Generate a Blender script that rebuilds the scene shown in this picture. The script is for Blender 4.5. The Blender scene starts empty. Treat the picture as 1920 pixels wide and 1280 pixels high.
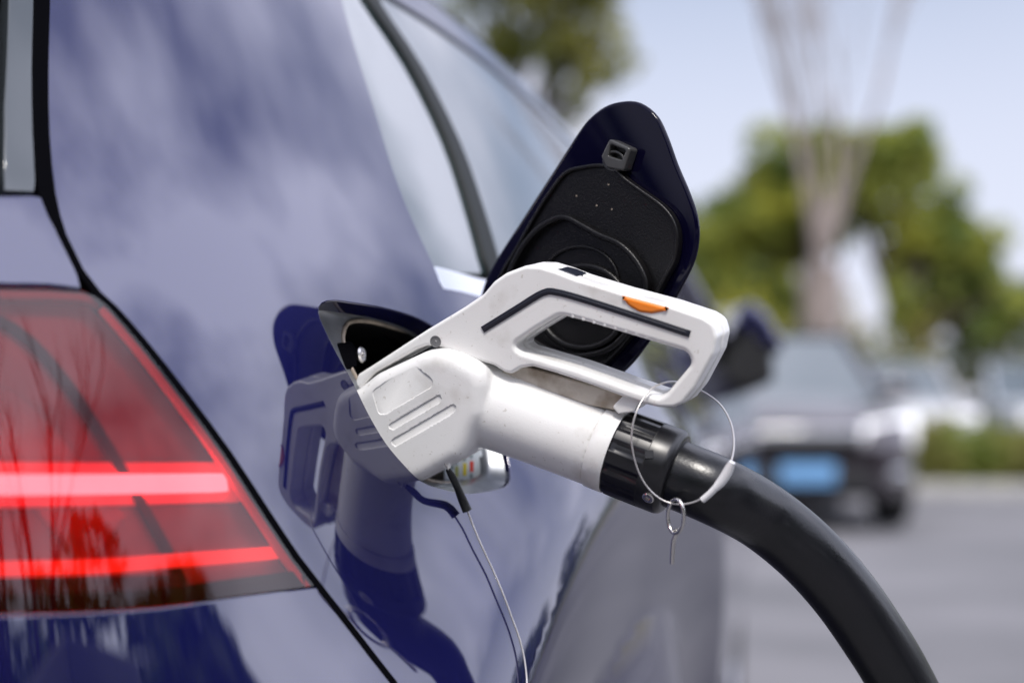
import bpy, bmesh, math, random
import numpy as np
from mathutils import Vector, Matrix
from mathutils.geometry import delaunay_2d_cdt
R=math.radians; SC=bpy.context.scene; COL=SC.collection
rnd=random.Random(7)
# ---------------------------------------------------------------- camera
F_PX=2667.0; HZ=765.0; CH=0.9
cam=bpy.data.cameras.new('camera'); co=bpy.data.objects.new('camera',cam); COL.objects.link(co)
co.location=(0,0,CH); co.rotation_euler=(R(90),0,0)
cam.lens=50.0; cam.sensor_width=36; cam.shift_y=125/1920.
cam.clip_start=.02; cam.clip_end=3000
cam.dof.use_dof=True; cam.dof.focus_distance=.80; cam.dof.aperture_fstop=2.8; cam.dof.aperture_blades=0
SC.camera=co
# ---------------------------------------------------------------- sky, sun
SUN_EL,SUN_AZ=56,178            # azimuth from +Y towards +X
w=bpy.data.worlds.new('World'); SC.world=w; w.use_nodes=True; nt=w.node_tree; nt.nodes.clear()
N=lambda t,**k:(lambda n:[setattr(n,a,b) for a,b in k.items()] and n or n)(nt.nodes.new(t))
L=nt.links.new
out=N('ShaderNodeOutputWorld'); bg=N('ShaderNodeBackground'); bg.inputs[1].default_value=.13
sky=N('ShaderNodeTexSky'); sky.sky_type='NISHITA'; sky.sun_disc=False; sky.sun_elevation=R(SUN_EL); sky.sun_rotation=R(SUN_AZ)
sky.dust_density=1.6; sky.air_density=1.0
tc=N('ShaderNodeTexCoord'); mp=N('ShaderNodeMapping'); mp.inputs['Scale'].default_value=(1.3,1.3,1.9); mp.inputs['Location'].default_value=(3.1,.7,.4)
no=N('ShaderNodeTexNoise'); no.inputs['Scale'].default_value=1.7; no.inputs['Detail'].default_value=5; no.inputs['Roughness'].default_value=.5
cr=N('ShaderNodeValToRGB'); cr.color_ramp.elements[0].position=.40; cr.color_ramp.elements[1].position=.58
cr.color_ramp.elements[0].color=(.20,.20,.20,1)
L(tc.outputs['Generated'],mp.inputs[0]); L(mp.outputs[0],no.inputs['Vector']); L(no.outputs['Fac'],cr.inputs[0])
# added brightening of the clouds right of the camera, independent of the sun
dp=N('ShaderNodeVectorMath'); dp.operation='DOT_PRODUCT'; L(tc.outputs['Generated'],dp.inputs[0])
glow_dir=Vector((math.sin(R(108))*math.cos(R(42)),math.cos(R(108))*math.cos(R(42)),math.sin(R(42)))); dp.inputs[1].default_value=glow_dir
mr=N('ShaderNodeMapRange'); mr.interpolation_type='SMOOTHSTEP'; L(dp.outputs['Value'],mr.inputs['Value'])
for i,v in ((1,.15),(2,.9),(3,7.1),(4,21.5)): mr.inputs[i].default_value=v
cm=N('ShaderNodeVectorMath'); cm.operation='SCALE'; cm.inputs[0].default_value=(.93,.95,1.13); L(mr.outputs[0],cm.inputs['Scale'])
mx=N('ShaderNodeMix'); mx.data_type='RGBA'; sx_=N('ShaderNodeSeparateXYZ'); L(tc.outputs['Generated'],sx_.inputs[0]); hz=N('ShaderNodeMapRange'); hz.interpolation_type='SMOOTHSTEP'; L(sx_.outputs[2],hz.inputs[0])
for i,v in ((1,.12),(2,.50),(3,.80),(4,0.0)): hz.inputs[i].default_value=v
mxx=N('ShaderNodeMath'); mxx.operation='MAXIMUM'; L(cr.outputs[0],mxx.inputs[0]); L(hz.outputs[0],mxx.inputs[1]); L(mxx.outputs[0],mx.inputs[0]); L(sky.outputs[0],mx.inputs[6]); L(cm.outputs[0],mx.inputs[7])
L(mx.outputs[2],bg.inputs[0]); L(bg.outputs[0],out.inputs[0])
sl=bpy.data.lights.new('sun','SUN'); sl.energy=3.0; sl.angle=R(12); sl.color=(1,.95,.88)
so=bpy.data.objects.new('sun',sl); COL.objects.link(so)
so.rotation_euler=(R(90-SUN_EL),0,R(180-SUN_AZ))
SC.view_settings.view_transform='Standard'; SC.view_settings.look='None'; SC.view_settings.exposure=0; SC.view_settings.gamma=1
SC.render.resolution_x=1024; SC.render.resolution_y=682
SC.cycles.max_bounces=10; SC.cycles.transparent_max_bounces=12
# ---------------------------------------------------------------- helpers
def tag(o,label=None,cat=None,group=None,kind=None):
    for k,v in (('label',label),('category',cat),('group',group),('kind',kind)):
        if v: o[k]=v
    return o
def empty(name,loc=(0,0,0)):
    o=bpy.data.objects.new(name,None); COL.objects.link(o); o.location=loc; o.empty_display_size=.05; return o
def link(name,me,mat,parent=None):
    o=bpy.data.objects.new(name,me); COL.objects.link(o)
    if mat: me.materials.append(mat)
    if parent:
        o.parent=parent; bpy.context.view_layer.update(); o.matrix_parent_inverse=parent.matrix_world.inverted()
    return o
def meshobj(name,V,Fc,mat,parent=None,normals=None,smooth=True,sharp=None):
    me=bpy.data.meshes.new(name); me.from_pydata([tuple(v) for v in V],[],[tuple(f) for f in Fc]); me.validate(clean_customdata=False)
    if smooth:
        me.polygons.foreach_set('use_smooth',[True]*len(me.polygons))
        if sharp: me.set_sharp_from_angle(angle=R(sharp))
    if normals is not None and len(me.vertices)==len(normals):
        me.normals_split_custom_set_from_vertices([tuple(n) for n in normals])
    me.update(); return link(name,me,mat,parent)
def mat(name,base=(.5,.5,.5),rough=.5,metal=0,coat=0,coat_ior=1.5,coat_rough=.03,spec=.5,var=0,vscale=20,bump=0,bscale=200,emit=None,es=0,rvar=0,col2=None,detail=4):
    m=bpy.data.materials.new(name); m.use_nodes=True; t=m.node_tree; b=t.nodes['Principled BSDF']
    b.inputs['Base Color'].default_value=(*base,1); b.inputs['Roughness'].default_value=rough; b.inputs['Metallic'].default_value=metal
    b.inputs['Coat Weight'].default_value=coat; b.inputs['Coat IOR'].default_value=coat_ior; b.inputs['Coat Roughness'].default_value=coat_rough
    b.inputs['Specular IOR Level'].default_value=spec
    if emit: b.inputs['Emission Color'].default_value=(*emit,1); b.inputs['Emission Strength'].default_value=es
    tcn=t.nodes.new('ShaderNodeTexCoord')
    if var or col2 or rvar:
        n=t.nodes.new('ShaderNodeTexNoise'); n.inputs['Scale'].default_value=vscale; n.inputs['Detail'].default_value=detail; t.links.new(tcn.outputs['Object'],n.inputs['Vector'])
        c2=col2 or tuple(x*(1-var) for x in base)
        rp=t.nodes.new('ShaderNodeValToRGB'); rp.color_ramp.elements[0].position=.4; rp.color_ramp.elements[1].position=.65
        rp.color_ramp.elements[0].color=(*base,1); rp.color_ramp.elements[1].color=(*c2,1)
        t.links.new(n.outputs['Fac'],rp.inputs[0]); t.links.new(rp.outputs[0],b.inputs['Base Color'])
        if rvar:
            mm=t.nodes.new('ShaderNodeMapRange'); mm.inputs[3].default_value=rough-rvar; mm.inputs[4].default_value=rough+rvar
            t.links.new(n.outputs['Fac'],mm.inputs[0]); t.links.new(mm.outputs[0],b.inputs['Roughness'])
    if bump:
        n2=t.nodes.new('ShaderNodeTexNoise'); n2.inputs['Scale'].default_value=bscale; n2.inputs['Detail'].default_value=3; t.links.new(tcn.outputs['Object'],n2.inputs['Vector'])
        bp=t.nodes.new('ShaderNodeBump'); bp.inputs['Strength'].default_value=bump; bp.inputs['Distance'].default_value=.001
        t.links.new(n2.outputs['Fac'],bp.inputs['Height']); t.links.new(bp.outputs[0],b.inputs['Normal'])
    return m
def lensmat(name,col,ior=1.55):
    m=bpy.data.materials.new(name); m.use_nodes=True; t=m.node_tree; t.nodes.clear()
    o=t.nodes.new('ShaderNodeOutputMaterial'); mxs=t.nodes.new('ShaderNodeMixShader'); tr=t.nodes.new('ShaderNodeBsdfTransparent'); g=t.nodes.new('ShaderNodeBsdfGlossy'); fr=t.nodes.new('ShaderNodeFresnel')
    tr.inputs[0].default_value=(*col,1); g.inputs['Roughness'].default_value=.02; fr.inputs[0].default_value=ior
    t.links.new(fr.outputs[0],mxs.inputs[0]); t.links.new(tr.outputs[0],mxs.inputs[1]); t.links.new(g.outputs[0],mxs.inputs[2]); t.links.new(mxs.outputs[0],o.inputs[0]); return m
M={}
M['paint']=mat('deep blue car paint',(.006,.0065,.060),.38,.65,1,1.95,.015,0)
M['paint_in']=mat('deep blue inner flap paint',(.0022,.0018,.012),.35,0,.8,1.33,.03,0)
M['shell']=mat('black body cavity',(.003,.003,.004),.9,spec=0)
M['pan']=mat('filler pan grey blue paint',(.20,.215,.24),.32,.35,.4,1.5,.1,var=.25,vscale=60,rvar=.08)
M['lip']=mat('dusty beige seal lip',(.42,.35,.28),.55,var=.4,vscale=150)
M['black']=mat('black plastic',(.010,.010,.011),.5,var=.3,vscale=90)
M['liner']=mat('black moulded liner',(.004,.0036,.004),.33,spec=.32,bump=.25,bscale=900,var=.2,vscale=60)
M['gun']=mat('off white moulded plastic',(.80,.795,.78),.36,0,.25,1.45,.12,bump=.08,bscale=1200)
M['cream']=mat('yellowed plastic in recess',(.62,.57,.49),.5,col2=(.36,.30,.23),vscale=70)
M['strip']=mat('dark navy rubber strip',(.012,.015,.026),.35)
M['cap']=mat('black ribbed end cap plastic',(.007,.007,.009),.30,rvar=.08,vscale=60)
M['cable']=mat('black rubber cable sheath',(.003,.0035,.005),.29,spec=.5,col2=(.005,.005,.007),vscale=35,rvar=.06,bump=.1,bscale=500)
M['orange']=mat('translucent orange plastic',(.85,.22,.01),.25,coat=.6)
M['steel']=mat('stainless steel',(.62,.60,.58),.25,1,rvar=.08,vscale=200)
M['wire']=mat('thin coated steel wire',(.55,.53,.52),.35,.7)
M['white']=mat('white plastic sleeve',(.75,.75,.76),.45)
M['sleeve']=mat('black heat shrink sleeve',(.012,.014,.014),.5,bump=.3,bscale=700)
M['screw']=mat('grey screw',(.22,.22,.225),.4,.4)
M['glass']=mat('dark tinted window glass',(.03,.05,.055),.05,0,1,1.95,.0,.5)
M['chrome']=mat('bright window trim',(.75,.76,.78),.12,1)
M['gtrim']=mat('grey gloss spoiler trim',(.06,.07,.08),.12,0,1,1.4,.03)
M['rubber']=mat('tyre rubber',(.02,.02,.02),.75)
M['rim']=mat('grey alloy',(.35,.35,.37),.3,.9)
M['lens']=lensmat('red lens plastic',(.76,.045,.055),1.62)
M['clear']=lensmat('clear lens plastic',(.6,.65,.68),1.5)
M['lamp_in']=mat('red lamp interior',(.30,.02,.028),.3,.2,col2=(.12,.008,.012),vscale=14,emit=(1,.05,.07),es=.07)
M['lamp_dark']=mat('dark red lamp rib',(.10,.003,.005),.6,spec=.1)
M['bar_white']=mat('pale emissive lamp bar',(.9,.8,.8),.3,emit=(1,.93,.95),es=7)  # pale strip with strong emission behind the red lens
M['bar_red']=mat('lit red lamp bar',(.9,.03,.02),.3,emit=(1,.25,.12),es=1.1)
M['lamp_rim']=mat('red lamp rim',(.22,.008,.012),.35)
M['lamp_base']=mat('dark lower lamp band',(.06,.004,.006),.5,spec=.2)
M['smoke']=mat('smoky grey lamp window',(.12,.15,.16),.15)
# ---------------------------------------------------------------- the car's flank as one surface S(s,z)
def dirty(m,dirt,amount):
    t=m.node_tree; b=t.nodes['Principled BSDF']; c=b.inputs['Base Color']; base=tuple(c.default_value); tcn=t.nodes.new('ShaderNodeTexCoord'); cur=None
    for sc,lo,hi,am in ((38,.56,.74,amount),(420,.66,.70,amount*1.0),(9,.52,.75,amount*.7)):
        n=t.nodes.new('ShaderNodeTexNoise'); n.inputs['Scale'].default_value=sc; n.inputs['Detail'].default_value=6; t.links.new(tcn.outputs['Object'],n.inputs['Vector'])
        q=t.nodes.new('ShaderNodeMapRange'); q.inputs[1].default_value=lo; q.inputs[2].default_value=hi; q.inputs[4].default_value=min(1,am); t.links.new(n.outputs['Fac'],q.inputs[0])
        x=t.nodes.new('ShaderNodeMix'); x.data_type='RGBA'; t.links.new(q.outputs[0],x.inputs[0]); x.inputs[7].default_value=(*dirt,1)
        if cur: t.links.new(cur,x.inputs[6])
        else: x.inputs[6].default_value=base
        cur=x.outputs[2]
    t.links.new(cur,c)
dirty(M['gun'],(.40,.36,.30),.42)
#SURF#
TH=[(-.95,88),(-.6,80),(-.45,68),(-.35,57),(-.25,48),(-.15,39.5),(-.05,33),(0,30.5),(.05,28),(.15,24),(.3,19),(.5,15),(.8,12.5),(1.2,11.5),(2.2,11.3),(3.2,15),(3.5,40),(3.9,85)]
_ss=np.arange(-.95,3.9,.005)
_th=np.radians(np.interp(_ss,[a for a,b in TH],[b for a,b in TH]))
# front end: heading bends LEFT there
_th=np.where(_ss>2.6,np.radians(np.interp(_ss,[2.6,3.0,3.3,3.6,3.9],[11.3,6,-8,-40,-78])),_th)
def _sm(a,n=6,k=9):
    for _ in range(n): a=np.convolve(np.pad(a,k//2,mode='edge'),np.ones(k)/k,'valid')
    return a
_th=_sm(_th,8)
_x=np.concatenate([[0],np.cumsum((np.sin(_th[1:])+np.sin(_th[:-1]))*.0025)])
_y=np.concatenate([[0],np.cumsum((np.cos(_th[1:])+np.cos(_th[:-1]))*.0025)])
_x+=-.047-np.interp(0,_ss,_x); _y+=.858-np.interp(0,_ss,_y)
_zz=np.arange(.1,1.5,.005)
def _prof(p):
    sg=_sm(np.interp(_zz,[a for a,b in p],[b for a,b in p]),3); o=np.cumsum(sg)*.005
    return o-np.interp(.9,_zz,o)
_top=[(.9,.326),(.98,.42),(1.06,.5),(1.22,.53),(1.27,.8),(1.31,2.0),(1.335,5),(1.36,9),(1.5,12)]
_o1=_prof([(.1,-.35),(.35,-.25),(.5,-.05),(.62,.12),(.72,.26),(.86,.275)]+_top)
_o2=_prof([(.1,-.35),(.35,-.2),(.5,-.15),(.62,-.10),(.75,-.03),(.86,.15)]+_top)
WS,WZ,WR=.42,.31,.33
def S(s,z,d=0.0):
    s=np.asarray(s,float); z=np.asarray(z,float)
    x=np.interp(s,_ss,_x);y=np.interp(s,_ss,_y);th=np.interp(s,_ss,_th)
    k=np.clip((s-.35)/.5,0,1); k=k*k*(3-2*k)
    o=np.interp(z,_zz,_o1)*(1-k)+np.interp(z,_zz,_o2)*k
    r=np.sqrt((s-.365)**2+(z-.29)**2)
    b=np.where(r>.58,.020*np.exp(-((r-.58)/.075)**2),.020-.42*(np.sqrt((.58-r)**2+.0003)-.0173))
    b=np.where(r<.44,.020-.42*(np.sqrt(.14**2+.0003)-.0173),b)*np.clip((z-.30)/.25,0,1)
    o=o-b+d
    return np.stack([x-np.cos(th)*o, y+np.sin(th)*o, z+0*s],-1)
def NRM(s,z,d=0.0):
    h=.003; a=S(np.asarray(s)+h,z,d)-S(np.asarray(s)-h,z,d); b=S(s,np.asarray(z)+h,d)-S(s,np.asarray(z)-h,d)
    n=np.cross(a,b); return n/np.linalg.norm(n,axis=-1,keepdims=True)
def ray(x,y): return np.array([(x-960)/F_PX,1.0,(HZ-y)/F_PX])
_hc={}
def hit(x,y,d=0.0):
    key=(x,y,d)
    if key in _hc: return _hc[key]
    r=ray(x,y); s0,z0=np.meshgrid(np.arange(-.7,2.6,.06),np.arange(.5,1.3,.06)); P=S(s0,z0,d)-np.array([0,0,CH])
    D=(P@r)/(r@r); e=np.linalg.norm(P-D[...,None]*r,axis=-1)+D*.12; i=np.unravel_index(np.argmin(e),e.shape)
    q=np.array([s0[i],z0[i],D[i]])
    f=lambda q:S(q[0],q[1],d)-np.array([0,0,CH])-q[2]*r
    for _ in range(25):
        e=f(q); J=np.zeros((3,3))
        for k in range(3):
            h=np.zeros(3);h[k]=1e-4; J[:,k]=(f(q+h)-e)/1e-4
        try: dq=np.clip(np.linalg.solve(J,-e),-.12,.12)
        except Exception: break
        q=q+dq
        if abs(dq).max()<1e-7: break
    _hc[key]=(q[0],q[1]); return _hc[key]
def px(x,y,D): r=ray(x,y)*D; return Vector((r[0],r[1],r[2]+CH))
# ---------------------------------------------------------------- 2D utilities
def densify(p,step,closed=True):
    o=[];n=len(p)
    for i in range(n if closed else n-1):
        a=np.array(p[i],float);b=np.array(p[(i+1)%n],float);k=max(1,int(math.ceil(np.linalg.norm(b-a)/step)))
        for j in range(k): o.append(a+(b-a)*j/k)
    if not closed: o.append(np.array(p[-1],float))
    return np.array(o)
def spline(p,step,closed=True):
    p=np.array(p,float);n=len(p);o=[]
    for i in range(n if closed else n-1):
        g=(lambda k:p[k%n]) if closed else (lambda k:p[min(max(k,0),n-1)])
        a,b,c,d=g(i-1),g(i),g(i+1),g(i+2); k=max(1,int(math.ceil(np.linalg.norm(c-b)/step)))
        for j in range(k):
            t=j/k; o.append(.5*((2*b)+(-a+c)*t+(2*a-5*b+4*c-d)*t*t+(-a+3*b-3*c+d)*t**3))
    if not closed: o.append(p[-1])
    return np.array(o)
def rounded(p,r,seg=8):
    """polygon corners rounded; r may be a list"""
    n=len(p);o=[]
    for i in range(n):
        a,b,c=[np.array(p[k%n],float) for k in (i-1,i,i+1)]; rr=r[i] if isinstance(r,(list,tuple)) else r
        u=(a-b);v=(c-b);lu=np.linalg.norm(u);lv=np.linalg.norm(v);u/=lu;v/=lv
        ang=math.acos(max(-1,min(1,float(u@v)))); t=rr/max(math.tan(ang/2),1e-3); t=min(t,lu*.48,lv*.48)
        if t<1e-6 or ang>3.1: o.append(b);continue
        p0=b+u*t;p1=b+v*t
        for j in range(seg+1):
            k=j/seg; o.append((1-k)**2*p0+2*k*(1-k)*b+k*k*p1)
    return np.array(o)
def area(p): p=np.array(p);q=np.roll(p,-1,0); return .5*np.sum(p[:,0]*q[:,1]-q[:,0]*p[:,1])
def ccw(p): return p if area(p)>0 else p[::-1]
def inside(P,poly):
    P=np.atleast_2d(P); c=np.zeros(len(P),bool); q=np.roll(poly,-1,0)
    for (x0,y0),(x1,y1) in zip(poly,q):
        if y0==y1: continue
        m=((y0>P[:,1])!=(y1>P[:,1]))&(P[:,0]<(x1-x0)*(P[:,1]-y0)/(y1-y0)+x0); c^=m
    return c
def fill(outer,holes,res):
    """returns points, tris; first points are the contours in order"""
    ct=[np.array(outer)]+[np.array(h) for h in holes]; pts=np.concatenate(ct); ed=[];k=0
    for c in ct: ed+=[(k+i,k+(i+1)%len(c)) for i in range(len(c))]; k+=len(c)
    if res:
        lo=outer.min(0);hi=outer.max(0)
        gx,gy=np.meshgrid(np.arange(lo[0],hi[0],res),np.arange(lo[1],hi[1],res)); gx[::2]+=res*.5
        g=np.stack([gx.ravel(),gy.ravel()],-1); g=g[inside(g,outer)]
        for h in holes: g=g[~inside(g,h)]
        if len(g):
            dm=np.full(len(g),9.)
            for i in range(0,len(pts),1): dm=np.minimum(dm,np.hypot(g[:,0]-pts[i,0],g[:,1]-pts[i,1]))
            g=g[dm>res*.45]
        allp=np.concatenate([pts,g]) if len(g) else pts
    else: allp=pts
    r=delaunay_2d_cdt([Vector(p) for p in allp],ed,[],0,1e-7)
    V=np.array([tuple(v) for v in r[0]]); T=[tuple(f) for f in r[2]]
    cen=np.array([V[list(t)].mean(0) for t in T]); ok=inside(cen,outer)
    for h in holes: ok&=~inside(cen,h)
    T=[t for t,o_ in zip(T,ok) if o_]
    T=[t if np.cross(V[t[1]]-V[t[0]],V[t[2]]-V[t[0]])>0 else t[::-1] for t in T]
    # contour index lookup
    idx=[]
    for c in ct:
        ii=[]
        for p in c: ii.append(int(np.argmin(np.abs(V-p).sum(1))))
        idx.append(ii)
    return V,T,idx
def patch(name,outer,holes=(),d=0.0,m=None,parent=None,res=.02,roll=.0025,depth=.012,bulge=0):
    """a sheet lying on the flank, its edges rolled inwards; contours in (s,z)"""
    outer=ccw(np.array(outer)); holes=[ccw(np.array(h))[::-1] for h in holes]
    V,T,idx=fill(outer,holes,res); P=S(V[:,0],V[:,1],d); Nn=NRM(V[:,0],V[:,1],d)
    Vs=list(P);Ns=list(Nn);Fs=list(T)
    for ii in idx:
        q=V[ii]; n=NRM(q[:,0],q[:,1],d); p=S(q[:,0],q[:,1],d); t=np.roll(p,-1,0)-np.roll(p,1,0); t/=np.linalg.norm(t,axis=1,keepdims=True)+1e-12
        o=np.cross(t,n); o/=np.linalg.norm(o,axis=1,keepdims=True)+1e-12   # outward of the sheet
        prev=ii
        for a in (25,50,75,90,91):
            c_=math.sin(R(min(a,90)))*roll; dn=(1-math.cos(R(min(a,90))))*roll+(depth if a==91 else 0)
            ring=p+o*c_-n*dn; nn=o*math.sin(R(a))+n*math.cos(R(a)); st=len(Vs)
            Vs+=list(ring);Ns+=list(nn); cur=list(range(st,st+len(ii)))
            for i in range(len(ii)):
                j=(i+1)%len(ii); Fs.append((prev[i],cur[i],cur[j],prev[j]))
            prev=cur
    return meshobj(name,Vs,Fs,m,parent,normals=Ns)
def P2(pts,d=0.0): return [hit(x,y,d) for x,y in pts]
# generic slab in a plane frame: O origin, e1,e2 in-plane, e3 towards viewer
def offset(c,o):
    c=np.array(c); a=np.roll(c,1,0);b=np.roll(c,-1,0); t=b-a; t/=np.linalg.norm(t,axis=1,keepdims=True)+1e-12
    return c+np.stack([t[:,1],-t[:,0]],-1)*o      # outward for ccw
def slab(name,fr,outer,holes,h0,h1,r,m,parent,rh=None,seg=5,res=None,back=True):
    """h1 = front (towards viewer), h0 = back; r edge radius"""
    O,e1,e2,e3=[np.array(v) for v in fr]; outer=ccw(np.array(outer)); holes=[ccw(np.array(h))[::-1] for h in holes]; rh=r if rh is None else rh
    Vs=[];Ns=[];Fs=[]
    def P(p,h): return O+p[0]*e1+p[1]*e2+h*e3
    capO=offset(outer,-r); capH=[offset(h,-rh) for h in holes]
    V,T,idx=fill(capO,capH,res)
    def cap(h,sg):
        st=len(Vs)
        for v in V: Vs.append(P(v,h)); Ns.append(e3*sg)
        for t in T: Fs.append(tuple(st+i for i in (t if sg>0 else t[::-1])))
        return [[st+i for i in ii] for ii in idx]
    f=cap(h1,1); bk=cap(h0,-1) if back else None
    for k,(c,rr) in enumerate([(outer,r)]+[(h,rh) for h in holes]):
        c=np.array(c); a=np.roll(c,1,0);b=np.roll(c,-1,0); t=b-a; t/=np.linalg.norm(t,axis=1,keepdims=True)+1e-12; on=np.stack([t[:,1],-t[:,0]],-1)
        rb=min(rr,abs(h1-h0)*.45); rings=[]
        for q in range(1,seg+1):
            A=math.pi/2*q/seg; rings.append((-rr+rr*math.sin(A),h1-rb*(1-math.cos(A)),math.sin(A),math.cos(A)))
        if back:
            for q in range(seg,0,-1):
                A=math.pi/2*q/seg; rings.append((-rr+rr*math.sin(A),h0+rb*(1-math.cos(A)),math.sin(A),-math.cos(A)))
        else: rings.append((0,h0,1,0))
        prev=f[k]
        for (of,h,sn,cs) in rings:
            st=len(Vs)
            for p,n in zip(c,on): Vs.append(P(p+n*of,h)); Ns.append((n[0]*e1+n[1]*e2)*sn+e3*cs)
            cur=list(range(st,st+len(c)))
            for i in range(len(c)):
                j=(i+1)%len(c); Fs.append((prev[i],cur[i],cur[j],prev[j]))
            prev=cur
        if back:
            cur=bk[k]
            for i in range(len(c)):
                j=(i+1)%len(c); Fs.append((prev[i],cur[i],cur[j],prev[j]))
    return meshobj(name,Vs,Fs,m,parent,normals=Ns)
def tube(name,pts,rad,m,parent=None,seg=16,step=.01,closed=False,caps=True,dense=True):
    pts=[np.array(tuple(p)+((rad if not isinstance(rad,(list,tuple)) else rad[i]),)) for i,p in enumerate(pts)]
    c=spline(pts,step,closed) if dense else np.array(pts); n=len(c); Vs=[];Ns=[];Fs=[]
    P=c[:,:3]; T=np.roll(P,-1,0)-np.roll(P,1,0)
    if not closed: T[0]=P[1]-P[0];T[-1]=P[-1]-P[-2]
    T/=np.linalg.norm(T,axis=1,keepdims=True)+1e-12
    u=np.cross(T[0],[0,0,1.]); 
    if np.linalg.norm(u)<.1: u=np.cross(T[0],[1.,0,0])
    u/=np.linalg.norm(u)
    for i in range(n):
        u=u-T[i]*(u@T[i]);u/=np.linalg.norm(u);v=np.cross(T[i],u)
        for k in range(seg):
            a=2*math.pi*k/seg; nn=u*math.cos(a)+v*math.sin(a); Vs.append(P[i]+nn*c[i,3]);Ns.append(nn)
    for i in range(n if closed else n-1):
        for k in range(seg):
            a=i*seg+k;b=i*seg+(k+1)%seg;j=(i+1)%n; Fs.append((a,b,j*seg+(k+1)%seg,j*seg+k))
    if caps and not closed:
        for i,sg in ((0,-1),(n-1,1)):
            st=len(Vs)
            for k in range(seg): Vs.append(Vs[i*seg+k]);Ns.append(T[i]*sg)
            f=tuple(range(st,st+seg)); Fs.append(f if sg>0 else f[::-1])
    return meshobj(name,Vs,Fs,m,parent,normals=Ns)
def lathe(name,base,axis,prof,m,parent=None,seg=48,mod=None,sharp=35):
    """prof: list of (along, radius)"""
    ax=Vector(axis).normalized(); u=ax.orthogonal().normalized(); v=ax.cross(u); Vs=[];Fs=[]; base=Vector(base)
    for j,(t,r) in enumerate(prof):
        for k in range(seg):
            a=2*math.pi*k/seg; rr=r*(mod(a,j) if mod else 1); Vs.append(base+ax*t+(u*math.cos(a)+v*math.sin(a))*rr)
    n=len(prof)
    for j in range(n-1):
        for k in range(seg): Fs.append((j*seg+k,j*seg+(k+1)%seg,(j+1)*seg+(k+1)%seg,(j+1)*seg+k))
    Fs.append(tuple(range(seg))[::-1]);Fs.append(tuple((n-1)*seg+k for k in range(seg)))
    return meshobj(name,Vs,Fs,m,parent,sharp=sharp)
def box(name,c,sz,m,parent=None,rot=0,bev=.01,seg=2):
    bm=bmesh.new(); bmesh.ops.create_cube(bm,size=1); bmesh.ops.scale(bm,vec=sz,verts=bm.verts)
    if bev: bmesh.ops.bevel(bm,geom=bm.edges[:],offset=bev,segments=seg,affect='EDGES',profile=.5)
    bmesh.ops.transform(bm,matrix=Matrix.Translation(c)@Matrix.Rotation(rot,4,'Z'),verts=bm.verts)
    me=bpy.data.meshes.new(name); bm.to_mesh(me); bm.free(); me.polygons.foreach_set('use_smooth',[True]*len(me.polygons)); me.set_sharp_from_angle(angle=R(40))
    return link(name,me,m,parent)
#BODY#
# ================================================================ ground
def gridplane(name,x0,x1,y0,y1,z,m,n=1):
    V=[(x0,y0,z),(x1,y0,z),(x1,y1,z),(x0,y1,z)]; return meshobj(name,V,[(0,1,2,3)],m,smooth=False)
M['asphalt']=mat('worn light grey asphalt',(.170,.166,.176),.8,col2=(.105,.105,.112),vscale=.8,bump=.3,bscale=90)
M['soil']=mat('dry verge soil',(.20,.17,.12),.9,col2=(.16,.17,.08),vscale=2.0)
M['kerb']=mat('concrete kerb',(.42,.41,.39),.8,var=.2,vscale=5)
M['paintline']=mat('white line paint',(.75,.75,.75),.6,var=.2,vscale=12)
tag(gridplane('ground',-700,700,-300,1500,-.01,M['soil']),kind='structure')
tag(gridplane('asphalt',-60,60,-25,14.6,0,M['asphalt']),kind='structure')
k_=box('kerb',(0,14.68,.06),(120,.16,.14),M['kerb'],bev=.015); tag(k_,kind='structure')
# ================================================================ the blue car
car=empty('parked_car',tuple(S(.6,.3)*np.array([1,1,0])))
tag(car,'dark blue hatchback plugged in and charging, filling the left of the picture','car')
GAP=[(112,-560),(100,-300),(90,-100),(87,0),(84,130),(86,250),(97,360),(120,440),(152,505),(185,548),(215,575),(272,640),(352,742),(430,848),(500,955),(560,1045),(604,1102),(672,1190),(742,1280)]
gap=spline(P2(GAP),.02,False); gap=gap[gap[:,1]<1.247]
low=[(-.045,.675),(.02,.59),(.10,.48)]
aR=.335; arc=lambda a0,a1,n,r=aR,c=(WS,WZ):[(c[0]+r*math.cos(R(a)),c[1]+r*math.sin(R(a))) for a in np.linspace(a0,a1,n)]
ZT=1.215; ZS=P2([(905,545)])[0][1]
z_tr1=P2([(900,523)])[0][1]; z_tr0=P2([(900,556)])[0][1]
wr=[(812,497),(790,450),(765,395),(735,315),(700,200),(665,90),(640,0),(622,-60)]
wrear=spline(P2(wr),.02,False)
door=[(.17,z_tr0-.004),(.22,z_tr0-.012),(.36,.945),(.60,.92),(.80,.83),(.89,.70),(.93,.5),(.95,.34)]
doorl=spline(door,.02,False)
HOLE=[(603,567),(625,562),(660,566),(720,576),(775,592),(812,611),(850,640),(890,690),(925,760),(948,835),(958,885),(955,908),(938,917),(905,924),(870,926),(830,918),(790,903),(757,872),(722,830),(690,776),(660,715),(630,662),(607,615),(596,585)]
hole=spline(P2(HOLE),.006)
fender=np.concatenate([gap[::-1][0:0],gap[::-1],[(.0-.02,1.248)],[(.35,1.248),(1.0,1.248),(1.45,1.248)],[(1.45,ZT+.004),(1.0,ZT+.004),(.5,ZT+.004),(.2,ZT+.004)],wrear[::-1][0:]*1.0,P2([(830,541),(868,548)]),doorl,[(.78,.32)],arc(2,150,40),low[::-1]])
def clean(p,t=.0015):
    o=[p[0]]
    for q in p[1:]:
        if np.hypot(*(np.array(q)-o[-1]))>t: o.append(q)
    return np.array(o)
fender=densify(clean(fender),.025)
patch('rear_side_panel',fender,[hole],m=M['paint'],parent=car,res=.009,roll=.0008)
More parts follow.
